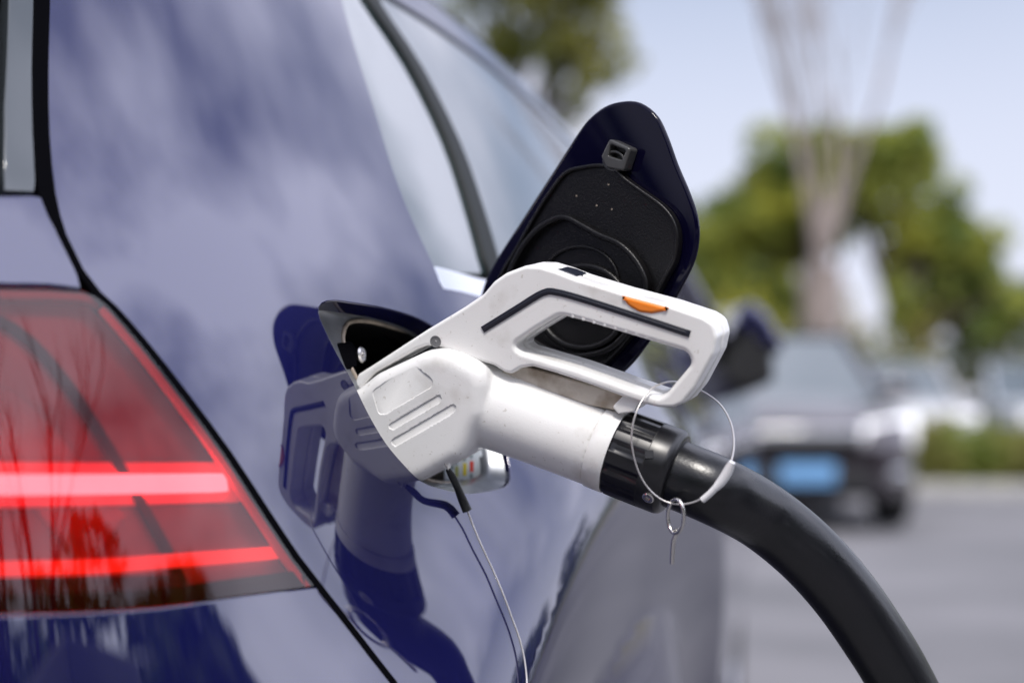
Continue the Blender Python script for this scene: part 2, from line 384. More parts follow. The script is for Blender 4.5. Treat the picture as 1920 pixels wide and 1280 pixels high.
# bumper, lamp, hatch, spoiler trim
gshift=lambda dx,a,b:[(x-dx,y) for x,y in GAP[a:b]]
LB=[(598,1103),(450,1122),(300,1143),(150,1153),(0,1157)]
lb=spline(P2(LB),.02,False)
bump=clean(np.concatenate([lb[::-1][0:],P2(gshift(9,16,19)),[(a-.004,b-.004) for a,b in low],arc(150,182,8),[(-.02,.26),(-.4,.26),(-.9,.26),(-.9,lb[-1][1])]]))
patch('rear_bumper',densify(bump,.025),m=M['paint'],parent=car,res=.018)
lt=[(0,545),(90,546),(150,549),(178,556)]
ltv=P2(lt); lbv=P2([(590,1096),(450,1115),(300,1136),(150,1146),(0,1150)])
lamp=clean(np.concatenate([[(-.62,ltv[0][1])],spline(ltv,.02,False),spline(P2(gshift(9,10,17)),.02,False),spline(lbv,.02,False),[(-.62,lbv[-1][1])]]))
lampd=densify(lamp,.02)
lens=patch('tail_light_lens',lampd,m=M['lens'],parent=None,res=.018,depth=.004)
tl=patch('tail_light',lampd,d=.0125,m=M['lamp_in'],parent=car,res=.03,roll=.002,depth=.0)
lens.parent=tl; lens.name='lens'
def onsurf(pts,d): return [Vector(S(*hit(x,y,d),d)) for x,y in pts]
def lampbit(name,pts,wpx,d,m,flat=.35):
    """flat strip following the lamp at depth d"""
    sv=spline(P2(pts,d),.01,False); t=np.gradient(sv,axis=0); t/=np.linalg.norm(t,axis=1,keepdims=True); n=np.stack([-t[:,1],t[:,0]],-1)*wpx*.5
    return patch(name,np.concatenate([sv+n,(sv-n)[::-1]]),d=d,m=m,parent=tl,res=None,roll=.0008,depth=.0015)
lampbit('rib',[(-60,585),(0,600),(60,640),(130,722),(200,830),(262,935),(312,1025),(345,1095)],.0040,.0085,M['lamp_dark'])
lampbit('lamp_bar',[(-200,905),(0,907),(200,906),(425,903)],.0075,.0065,M['bar_white'])
lampbit('lamp_bar',[(-200,1070),(0,1066),(190,1060),(350,1048),(525,1034)],.0048,.0065,M['bar_red'])
lampbit('bar_surround',[(-200,905),(0,907),(200,906),(452,902)],.019,.0095,mat('red lamp bar surround',(.8,.10,.10),.3,emit=(1,.12,.16),es=.3))
lampbit('lower_trim',[(-200,1140),(0,1136),(200,1130),(400,1112),(585,1092)],.009,.0045,M['lamp_dark'])
lampbit('edge_light',[(x-19,y) for x,y in GAP[10:17]],.0055,.0022,mat('red edge glow',(.7,.03,.03),.35,emit=(1,.05,.05),es=.16))
lampbit('rim',[(0,551),(90,553),(150,556),(185,566)],.006,.003,M['lamp_rim'])
lampbit('rim',[(-200,1142),(0,1140),(150,1135),(300,1126),(450,1107),(588,1088)],.011,.0022,M['lamp_base'])
lampbit('clear_window',[(-200,1103),(0,1102),(180,1100),(335,1094)],.0085,.005,M['smoke'])
lampbit('inner_panel',[(-160,780),(0,790),(150,960),(200,1010)],.03,.0110,mat('deep red inner lamp',(.45,.01,.015),.3))
# black strip added over the shut line, painting the gap dark and hiding edge glints
sp_=np.concatenate([spline(P2([(x+(4 if y<420 else 2),y) for x,y in GAP]),.02,False),spline(P2([(x-(22 if y<420 else 8),y) for x,y in GAP]),.02,False)[::-1]])
sp_[:,1]=np.minimum(sp_[:,1],1.246)
patch('shut_line_shade',clean(sp_),d=-.0005,m=M['shell'],parent=car,res=None,roll=.001,depth=.01)
# hatch below window trim
h0=P2([(0,372),(60,371),(88,372)]); h1=P2(gshift(14,7,9)); h2=P2([(148,536),(90,530),(0,528)])
hatch=clean(np.concatenate([[(-.75,h0[0][1])],h0,h1,h2,[(-.75,h2[-1][1])]]))
patch('tailgate',densify(hatch,.02),m=M['paint'],parent=car,res=.02)
tr=P2([(10,355),(12,200),(20,0),(34,-200),(60,-500)]); tr2=P2([(76,-500),(66,-200),(61,0),(58,130),(60,250),(63,340),(62,357)])
tr=[(a,min(z_,1.244)) for a,z_ in tr]; tr2=[(a,min(z_,1.244)) for a,z_ in tr2]
patch('spoiler_trim',densify(clean(np.concatenate([tr,tr2])),.02),m=M['gtrim'],parent=car,res=.02,roll=.001)
# rear glass, left of the trim
zt=tr[-1][1]
rg=clean(np.array([(-.8,tr[0][1])]+[(a-.012,b) for a,b in tr]+[(-.8,zt)]))
patch('rear_window',densify(rg,.03),d=.004,m=M['glass'],parent=car,res=.03)
# windows
pil=spline(P2([(690,-40),(700,0),(780,122),(850,262),(893,385),(921,482),(930,512)]),.02,False)
pw=.009
qa=clean(np.concatenate([wrear+np.array([.003,0]),[(max(pil[0][0]-pw-.02,wrear[-1][0]+.01),ZT)],np.stack([pil[:,0]-pw,pil[:,1]],-1)[1:],[(wrear[0][0]+.02,z_tr1+.002)]]))
def zclip(p,hi,lo): p=np.array(p); p[:,1]=np.clip(p[:,1],lo,hi); return clean(p,.002)
patch('quarter_window',densify(zclip(qa,ZT,z_tr1+.001),.02),d=.003,m=M['glass'],parent=car,res=.03)
pl=zclip(np.stack([pil[:,0]+pw,pil[:,1]],-1),ZT,z_tr1+.001)
rear_door=patch('rear_door',densify(clean(np.concatenate([doorl+np.array([.008,0]),[(.97,.31),(1.15,.31),(1.15,z_tr0-.004)]])),.03),m=M['paint'],parent=car,res=.025)
g1=clean(np.concatenate([pl,[(.25,z_tr1),(1.05,z_tr1),(1.05,ZT),(.3,ZT)]]))
patch('window',densify(g1,.03),d=.003,m=M['glass'],parent=rear_door,res=.04)
front_door=patch('front_door',densify([(1.158,.31),(2.08,.31),(2.10,z_tr0-.004),(1.158,z_tr0-.004)],.03),m=M['paint'],parent=car,res=.03)
patch('window',densify([(1.09,z_tr1),(2.02,z_tr1),(1.50,ZT),(1.09,ZT)],.03),d=.003,m=M['glass'],parent=front_door,res=.04)
patch('window_trim',densify(clean(np.concatenate([P2([(814,500)]),[(P2([(900,523)])[0][0],z_tr1),(.6,z_tr1),(1.3,z_tr1),(2.05,z_tr1),(2.07,z_tr0),(1.3,z_tr0),(.6,z_tr0),(P2([(900,556)])[0][0],z_tr0)],P2([(838,543)])])),.02),d=.001,m=M['chrome'],parent=car,res=None,roll=.002,depth=.01)
# door pillars between the glass, black
patch('door_pillar',densify(zclip(np.concatenate([np.stack([pil[:,0]-pw-.002,pil[:,1]],-1),np.stack([pil[:,0]+pw+.002,pil[:,1]],-1)[::-1]]),ZT,z_tr1),.02),d=-.001,m=mat('grey green window seal',(.015,.018,.018),.6,spec=.2),parent=car,res=None)
ff=clean([(2.108,.31),(2.30,.31)]+[(2.78-.42*math.cos(R(a)),.31+.42*math.sin(R(a))) for a in np.linspace(0,180,30)]+[(3.4,.31),(3.85,.31),(3.85,.80),(3.2,.90),(2.108,z_tr0-.004)])
patch('front_side_panel',densify(ff,.03),m=M['paint'],parent=car,res=.03)
# inner shell with openings
sh=densify([(-.9,.26),(3.85,.26),(3.85,.80),(3.2,.89),(2.12,.95),(1.52,1.24),(-.05,1.24),(-.9,1.24)],.05)
patch('inner_shell',sh,[hole,np.array(arc(0,360,40,.46))[:-1],np.array(arc(0,360,40,.43,(2.78,.33)))[:-1]],d=.045,m=M['shell'],parent=car,res=.05,roll=.001,depth=0)
# roof, windscreen, bonnet, spread inwards from the flank
def spread(name,ss,z,inn,crown,m,zs=None,nz=12):
    V=[];Fs=[]
    for i,s in enumerate(ss):
        zz=z if zs is None else zs[i]; p=S(s,zz); th=float(np.interp(s,_ss,_th)); th=R(11.5)
        for j in range(nz+1):
            t=j/nz; V.append((p[0]-math.cos(th)*inn*t,p[1]+math.sin(th)*inn*t,zz+crown*math.sin(t*math.pi)+ (crown*.35*min(1,t*8))))
    for i in range(len(ss)-1):
        for j in range(nz): a=i*(nz+1)+j; Fs.append((a,a+nz+1,a+nz+2,a+1))
    return meshobj(name,V,Fs,m,car)
zr=1.252
rf=patch('roof_rail',densify([(-.02,1.254),(1.48,1.254),(1.48,1.325),(-.02,1.325)],.04),m=M['paint'],parent=car,res=.02)
spread('roof',np.linspace(-.02,1.48,14),1.325,1.05,.03,M['paint'])
spread('windscreen',np.linspace(1.50,2.10,8),0,1.25,.02,M['glass'],zs=np.linspace(1.31,.96,8))
spread('bonnet',np.linspace(2.10,3.75,14),0,1.4,.05,M['paint'],zs=np.linspace(.955,.80,14))
tube('roof_pillar',[S(1.46,1.26),S(1.75,1.13),S(2.12,.96)],.03,M['paint'],car,seg=12)
# wheels
def wheel(s0,zc):
    th=R(12); ax=Vector((math.cos(th),-math.sin(th),0)); c=Vector(S(s0,.6))-ax*.16; c.z=zc
    ty=lathe('wheel',c-ax*.11,ax,[(0,.20),(0,.30),(.02,.325),(.06,.33),(.16,.33),(.20,.325),(.22,.30),(.22,.22),(.17,.215)],M['rubber'],car,seg=64)
    rim=lathe('rim',c-ax*.10,ax,[(.0,.215),(.17,.215),(.19,.222),(.20,.21),(.17,.19),(.14,.06),(.16,.04)],M['rim'],ty,seg=60)
wheel(WS,WZ); wheel(2.78,WZ)
# folded wing mirror
mc=px(1410,650,2.72)
mfr=(px(1405,655,2.72),Vector((1,0,0)),Vector((0,0,1)),Vector((0,-1,0)))
def pl2(fr,pts,D):
    O=fr[0]; return [((px(x,y,D)-O).dot(fr[1]),(px(x,y,D)-O).dot(fr[2])) for x,y in pts]
mh=slab('wing_mirror',mfr,rounded(pl2(mfr,[(1352,725),(1362,655),(1392,588),(1420,600),(1448,652),(1452,715),(1400,738)],2.72),.02),[],-.10,.02,.02,M['black'],car,res=.03)
slab('mirror_cap',mfr,rounded(pl2(mfr,[(1362,640),(1385,578),(1405,560),(1440,592),(1466,640),(1462,668),(1420,650),(1395,615)],2.72),.015),[],-.12,.028,.02,M['paint'],mh,res=.03)
tube('mirror_arm',[px(1385,700,2.75),px(1340,735,2.74),px(1290,760,2.72)],.035,M['black'],mh,seg=12)
# ---------------------------------------------------------------- charge socket recess
INN=[(652,606),(672,601),(700,604),(745,616),(790,630),(835,655),(868,700),(890,760),(902,820),(907,860),(905,888),(893,903),(860,906),(825,905),(792,896),(765,872),(735,830),(705,780),(678,725),(658,690),(645,655),(643,625)]
def resamp(c,n):
    c=np.array(c); q=np.vstack([c,c[:1]]); l=np.concatenate([[0],np.cumsum(np.linalg.norm(np.diff(q,axis=0),axis=1))]); t=np.linspace(0,l[-1],n,endpoint=False)
    return np.stack([np.interp(t,l,q[:,0]),np.interp(t,l,q[:,1])],-1)
def ringpts(c,d,n=120):
    c=ccw(resamp(c,n)); cc=c.mean(0); a=np.arctan2(c[:,1]-cc[1],c[:,0]-cc[0]); 
    # align start to same angle
    k=int(np.argmin(np.abs(a-2.2))); c=np.roll(c,-k,0); return S(c[:,0],c[:,1],d)
def loft(name,rings,m,parent,flip=False,sharp=None):
    n=len(rings[0]);V=np.concatenate(rings);Fs=[]
    for j in range(len(rings)-1):
        for i in range(n):
            f=(j*n+i,j*n+(i+1)%n,(j+1)*n+(i+1)%n,(j+1)*n+i); Fs.append(f[::-1] if flip else f)
    return meshobj(name,V,Fs,m,parent,sharp=sharp)
hs=hole; inn=spline(P2(INN,.022),.006)
hin=offset(ccw(hs),-.0035); 
A=ringpts(offset(ccw(hs),.0005),.004); B=ringpts(hin,.012); B2=ringpts(offset(ccw(hs),-.006),.017); C1=ringpts(offset(ccw(inn),.002),.0215); C0=ringpts(inn,.0235)
pan=loft('socket_recess',[A,B,B2,C1,C0],M['pan'],car)
lipr=ringpts(inn,.022); tube('seal_lip',[Vector(p) for p in lipr[::2]],.0013,M['lip'],pan,seg=8,closed=True,dense=False)
dk=ringpts(inn,.024); deep=ringpts(offset(ccw(inn),-.004),.085)
cvt=loft('recess_wall',[dk,deep],M['black'],pan)
cd=deep.mean(0); meshobj('recess_floor',list(deep)+[cd],[(i,(i+1)%120,120) for i in range(120)],M['black'],pan,smooth=False)
patch('lock_block',rounded(P2([(634,645),(660,642),(668,655),(668,684),(650,690)],.0205),.001),d=.0205,m=M['shell'],parent=pan,res=None,roll=.001,depth=.0)
# small fittings in the recess, left side
SN=Vector(NRM(-.06,.93)); 
b0=Vector(S(*hit(648,668,.03),.03)); sb=lathe('lock_boss',b0-Vector((.85,-.2,.1)).normalized()*.012,Vector((.85,-.2,.1)),[(0,.0085),(.012,.0085),(.013,.007)],M['black'],pan,seg=24)
pin=lathe('lock_pin',b0,Vector((.85,-.28,.08)),[(0,.0035),(.006,.0035),(.0062,.0022),(.009,.0022),(.009,.0045),(.0105,.005),(.0115,.004),(.0115,.0015),(.0125,.0013)],M['steel'],pan,seg=24)
tube('bracket',[Vector(S(*hit(x,y,.024),.024)) for x,y in [(640,690),(655,682),(666,676),(668,668)]],.0007,M['steel'],pan,seg=8,step=.002)
tube('bracket',[Vector(S(*hit(x,y,.026),.026)) for x,y in [(643,698),(652,704),(662,709),(660,718)]],.0009,M['steel'],pan,seg=8,step=.002)
scr=Vector(S(*hit(654,722,.02),.02)); lathe('screw',scr,NRM(-.06,.9),[(0,.0022),(.001,.0022),(.0014,.0012)],M['steel'],pan,seg=16)
scr=Vector(S(*hit(922,868,.0195),.0195)); lathe('screw',scr,NRM(.05,.88),[(0,.0018),(.0007,.0016)],M['black'],pan,seg=16)
# charging label on the inner wall
lc=px(868,876,.905); ln=(Vector((0,0,CH))-lc).normalized(); l1=Vector((1,.25,0)); l1=(l1-ln*l1.dot(ln)).normalized(); l2=ln.cross(l1)
lfr=(lc,l1,l2,ln)
def onplane(fr,pts):
    o=[]
    for x,y in pts:
        r=Vector(ray(x,y)); n=fr[3]; D=(fr[0]-Vector((0,0,CH))).dot(n)/r.dot(n); q=Vector((0,0,CH))+r*D-fr[0]; o.append((q.dot(fr[1]),q.dot(fr[2])))
    return o
lab=slab('charging_label',lfr,rounded(onplane(lfr,[(832,800),(898,800),(905,860),(901,898),(833,909)]),[.001,.006,.004,.006,.001]),[],-.002,0,.0005,mat('white label',(.62,.68,.74),.4),pan)
def labbar(x0,y0,x1,y1,c): 
    slab('label_mark',lfr,onplane(lfr,[(x0,y0),(x1,y0),(x1,y1),(x0,y1)]),[],-.0005,.0004,.0001,c,lab,seg=1)
mY=mat('yellow label ink',(.75,.62,.03),.4);mR=mat('red label ink',(.70,.06,.04),.4);mG=mat('grey label ink',(.20,.27,.30),.5);mO=mat('olive label ink',(.42,.45,.15),.5)
labbar(881,864,888,884,mR);labbar(868,868,875,891,mY);labbar(853,874,860,894,mO)
for (x,y0,y1) in ((853,850,870),(868,842,863),(881,832,858),(881,888,896),(845,862,880)): labbar(x,y0,x+5,y1,mG)
# ---------------------------------------------------------------- charge flap, swung open
def fitplane(pts):      # (x,y,D) -> plane through three points
    a,b,c=[px(*p) for p in pts]; n=(b-a).cross(c-a).normalized()
    if n.y>0: n=-n
    e1=Vector((1,0,0)); e1=(e1-n*e1.dot(n)).normalized(); return (a,e1,n.cross(e1),n)
ffr=fitplane([(1180,190,.822),(900,560,.900),(1305,450,.803)])
FO=[(1180,189),(1207,197),(1232,220),(1250,258),(1268,308),(1290,360),(1305,405),(1308,445),(1300,488),(1278,535),(1248,588),(1215,640),(1175,690),(1130,722),(1050,735),(960,700),(905,640),(893,600),(897,568),(908,528),(930,485),(975,415),(1030,330),(1082,250),(1108,218),(1140,196)]
fo=spline(onplane(ffr,FO),.004)
flap=slab('charge_flap',ffr,fo,[],-.004,0,.0022,M['paint_in'],car,res=.03)
LO=[(1140,308),(1107,311),(1071,322),(1042,357),(1018,394),(981,459),(946,520),(930,580),(945,640),(1000,690),(1070,705),(1130,690),(1185,640),(1235,565),(1260,520),(1278,485),(1283,445),(1275,412),(1254,385),(1217,358),(1185,335),(1165,316)]
slab('liner',ffr,spline(onplane(ffr,LO),.004),[],0,.005,.0025,M['liner'],flap,res=.02)
# hollow: raised rim of the liner
LI=offset(ccw(spline(onplane(ffr,LO),.004)),-.0022)
def ringslab(name,fr,pts,wd,h0,h1,r,m,par): 
    o=ccw(spline(onplane(fr,pts),.003)); return slab(name,fr,o,[offset(o,-wd)],h0,h1,r,m,par,rh=r)
RB=[(973,497),(994,458),(1022,426),(1055,406),(1079,404),(1107,418),(1140,436),(1177,452),(1205,477),(1225,509),(1232,538),(1222,575),(1195,625),(1150,662),(1080,670),(1010,640),(975,590),(962,540)]
ringslab('liner_rim',ffr,LO,.0022,.003,.0074,.0009,M['liner'],flap)
ringslab('liner_bowl',ffr,RB,.0035,.003,.0105,.0014,M['liner'],flap)
def circ(cx,cy,r,n=40): return [(cx+r*math.cos(2*math.pi*k/n),cy+r*math.sin(2*math.pi*k/n)*.96) for k in range(n)]
ringslab('plug_seat',ffr,circ(1098,530,74,28),.0022,.003,.0066,.0009,M['liner'],flap)
ringslab('plug_seat',ffr,circ(1105,575,86,28),.004,.003,.0085,.0018,M['liner'],flap)
slab('latch_socket',ffr,rounded(onplane(ffr,[(1158,262),(1198,280),(1184,322),(1152,316),(1142,296)]),.0022),[rounded(onplane(ffr,[(1160,272),(1189,284),(1181,302),(1156,294)]),.001)],0,.009,.0012,mat('satin black latch',(.05,.05,.05),.28),flap,rh=.0008)
ringslab('latch_ring',ffr,circ(1163,303,21,20),.0016,0,.0075,.0007,mat('satin grey latch',(.05,.05,.05),.3),flap)
slab('latch_window',ffr,onplane(ffr,[(1158,270),(1190,282),(1182,306),(1152,298)]),[],0,.003,.0005,M['black'],flap)
for (x,y) in ((1150,347),(1128,386),(1156,393),(1090,368)): 
    q=onplane(ffr,[(x,y)])[0]; slab('dirt_spot',ffr,[(q[0]+.0005*math.cos(a),q[1]+.0005*math.sin(a)) for a in np.linspace(0,2*math.pi,9)[:-1]],[],.0045,.0054,.0001,M['lip'],flap,seg=1)
hA=Vector(S(*hit(900,690,.02),.02)); hB=ffr[0]+ffr[1]*onplane(ffr,[(990,650)])[0][0]+ffr[2]*onplane(ffr,[(990,650)])[0][1]
tube('hinge_arm',[hA,(hA+hB)/2+Vector((.01,-.01,0)),hB],.006,M['black'],flap,seg=10)
# ================================================================ charging gun
gm=Vector((.5089,1.2474,.2379)); gl=gm.length; gn=gm/gl; e3=-gn; g1_=Vector((1,0,0)); g1_=(g1_-gn*g1_.dot(gn)).normalized(); g2_=e3.cross(g1_)
GO=Vector((0,0,CH))
def gp(x,y,h=0): 
    r=Vector(ray(x,y)); return GO+r*((1/gl-h)/gn.dot(r))
G0=gp(960,700); gfr=(G0,g1_,g2_,e3)
def gl2(pts,h=0): return [((gp(x,y,h)-G0).dot(g1_),(gp(x,y,h)-G0).dot(g2_)) for x,y in pts]
def gw(p,h): return G0+g1_*p[0]+g2_*p[1]+e3*h
gun=empty('charging_gun',gp(960,740,-.02))
tag(gun,'off-white charging gun with loop handle and orange button, plugged into the blue car','charging gun')
HT=.030
OUT=[(662,724),(670,702),(700,683),(800,618),(868,577),(905,552),(925,528),(948,512),(985,498),(1012,499),(1042,508),(1078,522),(1160,547),(1250,571),(1318,594),(1338,607),(1345,632),(1338,665),(1303,728),(1280,756),(1262,764),(1235,764),(1205,757),(1170,745),(1100,719),(1040,699),(998,687),(976,690),(958,701),(945,698),(925,685),(880,672),(830,652),(800,648),(780,655),(700,700),(674,730)]
rr=[.002,.004,.01,.05,.01,.01,.012,.012,.008,.008,.02,.05,.05,.05,.008,.007,.007,.012,.02,.006,.005,.01,.02,.05,.05,.02,.006,.004,.003,.004,.01,.03,.012,.006,.004,.02,.002]
HOL=[(1050,596),(1090,606),(1180,633),(1284,664),(1291,680),(1246,733),(1234,740),(1180,722),(1080,686),(977,656),(968,648),(1003,624)]
hr=[.008,.01,.05,.006,.004,.006,.004,.03,.05,.005,.004,.02]
ho=rounded(gl2(HOL),hr)
# hole walls with a wide soft edge
plate=slab('handle_shell',gfr,rounded(gl2(OUT),[r for r in rr[:len(OUT)]]),[offset(ccw(ho),.0015)],-HT/2,0,.0022,M['gun'],gun,rh=.0030,seg=7,res=.01)
back=slab('handle_back_shell',gfr,rounded(gl2([(x+(1 if x>1250 else 0),y+(3 if x>1150 and y>700 else 0)) for x,y in OUT]),[r for r in rr[:len(OUT)]]),[offset(ccw(ho),.0008)],-HT,-HT/2-.0005,.0026,M['gun'],gun,rh=.0028,seg=5,res=.01)
# dark inlay strip
c=[(905,618),(968,579),(1018,549),(1045,548),(1100,563),(1200,595),(1294,626)]
cs=spline(gl2(rounded([(904,617),(1022,547),(1050,548),(1294,625)],[1,18,18,1],8).tolist() if False else c),.003,False)
t=np.gradient(cs,axis=0);t/=np.linalg.norm(t,axis=1,keepdims=True);nn=np.stack([-t[:,1],t[:,0]],-1)
slab('inlay_strip',gfr,np.concatenate([cs+nn*.0019,(cs-nn*.0019)[::-1]]),[],-.001,.0008,.0005,M['strip'],gun,seg=2)
slab('inlay_rib',gfr,np.concatenate([cs[1:-1]+nn[1:-1]*.0006,(cs[1:-1]-nn[1:-1]*.0006)[::-1]]),[],0,.0012,.0003,M['strip'],gun,seg=2)
# grip nubs inside the upper bar
for k in range(10):
    t_=k/9; q=gl2([(1073+(1253-1073)*t_,589+(638-589)*t_)])[0]
    slab('grip_ridge',gfr,rounded([(q[0]-.0009,q[1]-.0022),(q[0]+.0013,q[1]-.0020),(q[0]+.0009,q[1]+.0022),(q[0]-.0009,q[1]+.0020)],.0008,4),[],-.006,-.0002,.0007,M['gun'],gun,seg=3)
# orange button
OB=[(1160,551),(1259,577),(1245,585),(1222,589),(1198,586),(1178,574)]
slab('orange_button',gfr,rounded(gl2(OB),[.003,.003,.006,.006,.008,.008]),[],-.026,.0010,.0022,M['orange'],gun,seg=5)
slab('release_latch',gfr,rounded(gl2([(1042,504),(1062,509),(1079,516),(1085,527),(1070,527),(1045,515)],-.006),.0008),[],-.024,-.006,.0008,M['strip'],gun)
# barrel and head in one skin (remeshed), then pockets cut
ax0=Vector(gp(905,752,-.017)); ax1=Vector(gp(1146,843,-.017)); AX=(ax1-ax0).normalized()
BR=.0243
hd=[(612,765),(668,728),(700,703),(790,661),(818,657),(850,666),(884,682),(902,700),(908,722),(905,780),(886,812),(872,845),(862,862),(800,897),(766,915),(690,955),(640,900)]
head=slab('head_body',gfr,rounded(gl2(hd,.012),[.002,.004,.01,.008,.008,.02,.01,.008,.01,.012,.02,.012,.004,.02,.02,.01,.01]),[],-.050,.012,.008,None,None,seg=6,res=.02)
brl=lathe('tmp',ax0-AX*.012,AX,[(0,BR*.9),(.004,BR*1.02),(.02,BR*1.04),(.05,BR),((ax1-ax0).length+.005,BR*.985)],None,None,seg=64)
bm=bmesh.new()
for o in (head,brl): bm.from_mesh(o.data)
me=bpy.data.meshes.new('gb'); bm.to_mesh(me); bm.free()
for o in (head,brl): bpy.data.objects.remove(o)
gb=bpy.data.objects.new('gun_body',me); COL.objects.link(gb)
mo=gb.modifiers.new('r','REMESH'); mo.mode='VOXEL'; mo.voxel_size=.0011; mo.adaptivity=0
mo=gb.modifiers.new('s','SMOOTH'); mo.factor=.5; mo.iterations=14
# pockets
def pocket(pts,rad,dep=.0005):
    o=slab('tmp',gfr,rounded(gl2(pts,.012),rad),[],.012-dep,.02,.0001,None,None,seg=1); return o
cut=[pocket([(697,733),(770,684),(778,685),(811,711),(811,724),(722,777),(709,776)],[.003,.001,.001,.003,.003,.002,.003]),
     pocket([(728,796),(822,740),(830,746),(824,755),(738,805),(730,803)],.0016),pocket([(733,825),(849,757),(857,764),(850,774),(743,836),(735,834)],.0016)]
for c_ in cut:
    b=gb.modifiers.new('b','BOOLEAN'); b.operation='DIFFERENCE'; b.object=c_; b.solver='EXACT'
dg=bpy.context.evaluated_depsgraph_get(); me2=bpy.data.meshes.new_from_object(gb.evaluated_get(dg)); bpy.data.objects.remove(gb)
for c_ in cut: bpy.data.objects.remove(c_)
me2.materials.clear(); me2.polygons.foreach_set('use_smooth',[True]*len(me2.polygons)); me2.set_sharp_from_angle(angle=R(24)); me2.name='gun_body'
gb=link('gun_body',me2,M['gun'],gun)
# ring, black cap
ln_=(ax1-ax0).length
lathe('end_ring',ax0+AX*(ln_-.0075),AX,[(0,BR*.97),(0,BR*1.0),(.0006,BR*1.012),(.0105,BR*1.012),(.011,BR*1.0),(.011,BR*.9)],M['gun'],gun,seg=96)
def flute(a,j):
    k=(a*12/(2*math.pi))%1; return 1-(.045 if (k<.35 and 1<=j<=3) else 0)
cap=lathe('end_cap',ax0+AX*(ln_+.0037),AX,[(0,BR*.95),(.0006,BR*1.01),(.004,BR*1.015),(.0205,BR*1.02),(.021,BR*1.02),(.031,BR*1.02),(.0335,BR*.99),(.035,BR*.93),(.0356,BR*.86),(.0356,BR*.76)],M['cap'],gun,seg=144,mod=flute,sharp=50)
lathe('cap_joint',ax0+AX*(ln_+.0245),AX,[(0,BR*1.0),(.0001,BR*1.024),(.0006,BR*1.024),(.0007,BR*1.0)],M['black'],gun,seg=96)
sp=gp(1216,934,-.017+.0); 
# screw on the cap: nearest point of cap towards the viewer
def oncap(x,y,rad):
    r=Vector(ray(x,y)).normalized(); o=GO-ax0; d=r-AX*r.dot(AX); q=o-AX*o.dot(AX); a=d.dot(d);b=2*d.dot(q);c=q.dot(q)-rad*rad; D=b*b-4*a*c
    t=(-b-math.sqrt(max(D,0)))/(2*a); P=GO+r*t; n=(P-ax0); n=(n-AX*n.dot(AX)).normalized(); return P,n
P_,n_=oncap(1216,932,BR*1.02); lathe('cap_screw',P_-n_*.001,n_,[(0,.0034),(.0018,.0034),(.0023,.0028),(.0023,.0014),(.0012,.0012)],M['steel'],gun,seg=32)
P_,n_=oncap(1216,930,BR*1.02)
# small clip mark and black slot on cap
P_,n_=oncap(1217,852,BR*1.02); lathe('cap_latch',P_-n_*.002,n_,[(0,.0035),(.0024,.0033),(.0026,.003)],M['cap'],gun,seg=4)
# body screw in the arm
sc=gp(817,640,0); s_=lathe('shell_screw',sc-e3*.001,e3,[(0,.0034),(.0014,.0034),(.0015,.0030),(.0011,.0029),(.0011,.0008),(.0014,.0004)],M['screw'],gun,seg=36)
# web between lower bar and barrel, bracket
slab('handle_web',gfr,gl2([(930,700),(975,686),(1172,742),(1178,775),(1100,760),(960,712)],-.006),[],-.022,-.0075,.001,M['cream'],gun)
slab('handle_bracket',gfr,rounded(gl2([(1148,762),(1172,738),(1202,748),(1190,772),(1160,776)],-.004),.002),[],-.026,-.003,.0012,M['gun'],gun)
# cable
cb0=ax0+AX*(ln_+.035)
CP=[cb0-AX*.02,cb0,Vector(gp(1345,921,-.017)),px(1428,966,.800),px(1508,1030,.805),px(1575,1103,.812),px(1634,1186,.820),px(1688,1275,.83),px(1745,1400,.84),px(1800,1600,.87),px(1890,2100,.98),px(1960,2900,1.12)]
CP+=[Vector((.55,1.15,.03)),Vector((.8,1.0,.021)),Vector((1.2,.6,.021)),Vector((1.7,.1,.021)),Vector((2.05,-.3,.021))]
tube('cable',CP,.0192,M['cable'],gun,seg=48,step=.008)
# ================================================================ wire loop with key ring
lp=empty('wire_loop',gp(1190,800,.012)); tag(lp,'thin wire loop hanging through the gun handle with crimp sleeve and split ring','wire loop')
W=[(1248,717,-.010),(1222,728,-.001),(1203,752,.006),(1190,782,.012),(1184,822,.014),(1190,862,.014),(1203,896,.013),(1222,922,.012),(1248,940,.011),(1280,945,.010),(1308,938,.010),(1330,924,.010),(1350,900,.010),(1368,872,.010),(1376,835,-.002),(1371,795,-.016),(1352,760,-.03),(1325,738,-.038),(1300,726,-.042),(1272,716,-.028)]
tube('wire',[gp(*p) for p in W],.00052,M['wire'],lp,seg=10,step=.004,closed=True)
tube('crimp_sleeve',[gp(1373,866,.010),gp(1368,876,.010),gp(1362,888,.010),gp(1352,903,.010),gp(1342,914,.010)],[.0017,.0025,.0027,.0026,.0020],M['white'],lp,seg=14,step=.002)
tube('crimp_sleeve',[gp(1343,913,.010),gp(1330,926,.010),gp(1317,937,.010)],[.0019,.0018,.0018],M['white'],lp,seg=14,step=.002)
kr=[]
for k in range(24):
    a=2*math.pi*k/24; kr.append(gp(1267+15*math.cos(a),967+32*math.sin(a),.012+.004*math.cos(a)))
tube('split_ring',kr,.0011,M['steel'],lp,seg=10,step=.002,closed=True)
tube('pin',[gp(1267,990,.011),gp(1268,1000,.011),gp(1263,1012,.011),gp(1261,1035,.011),gp(1260,1056,.011)],[.0006,.0012,.0014,.0014,.0013],M['steel'],lp,seg=12,step=.002)
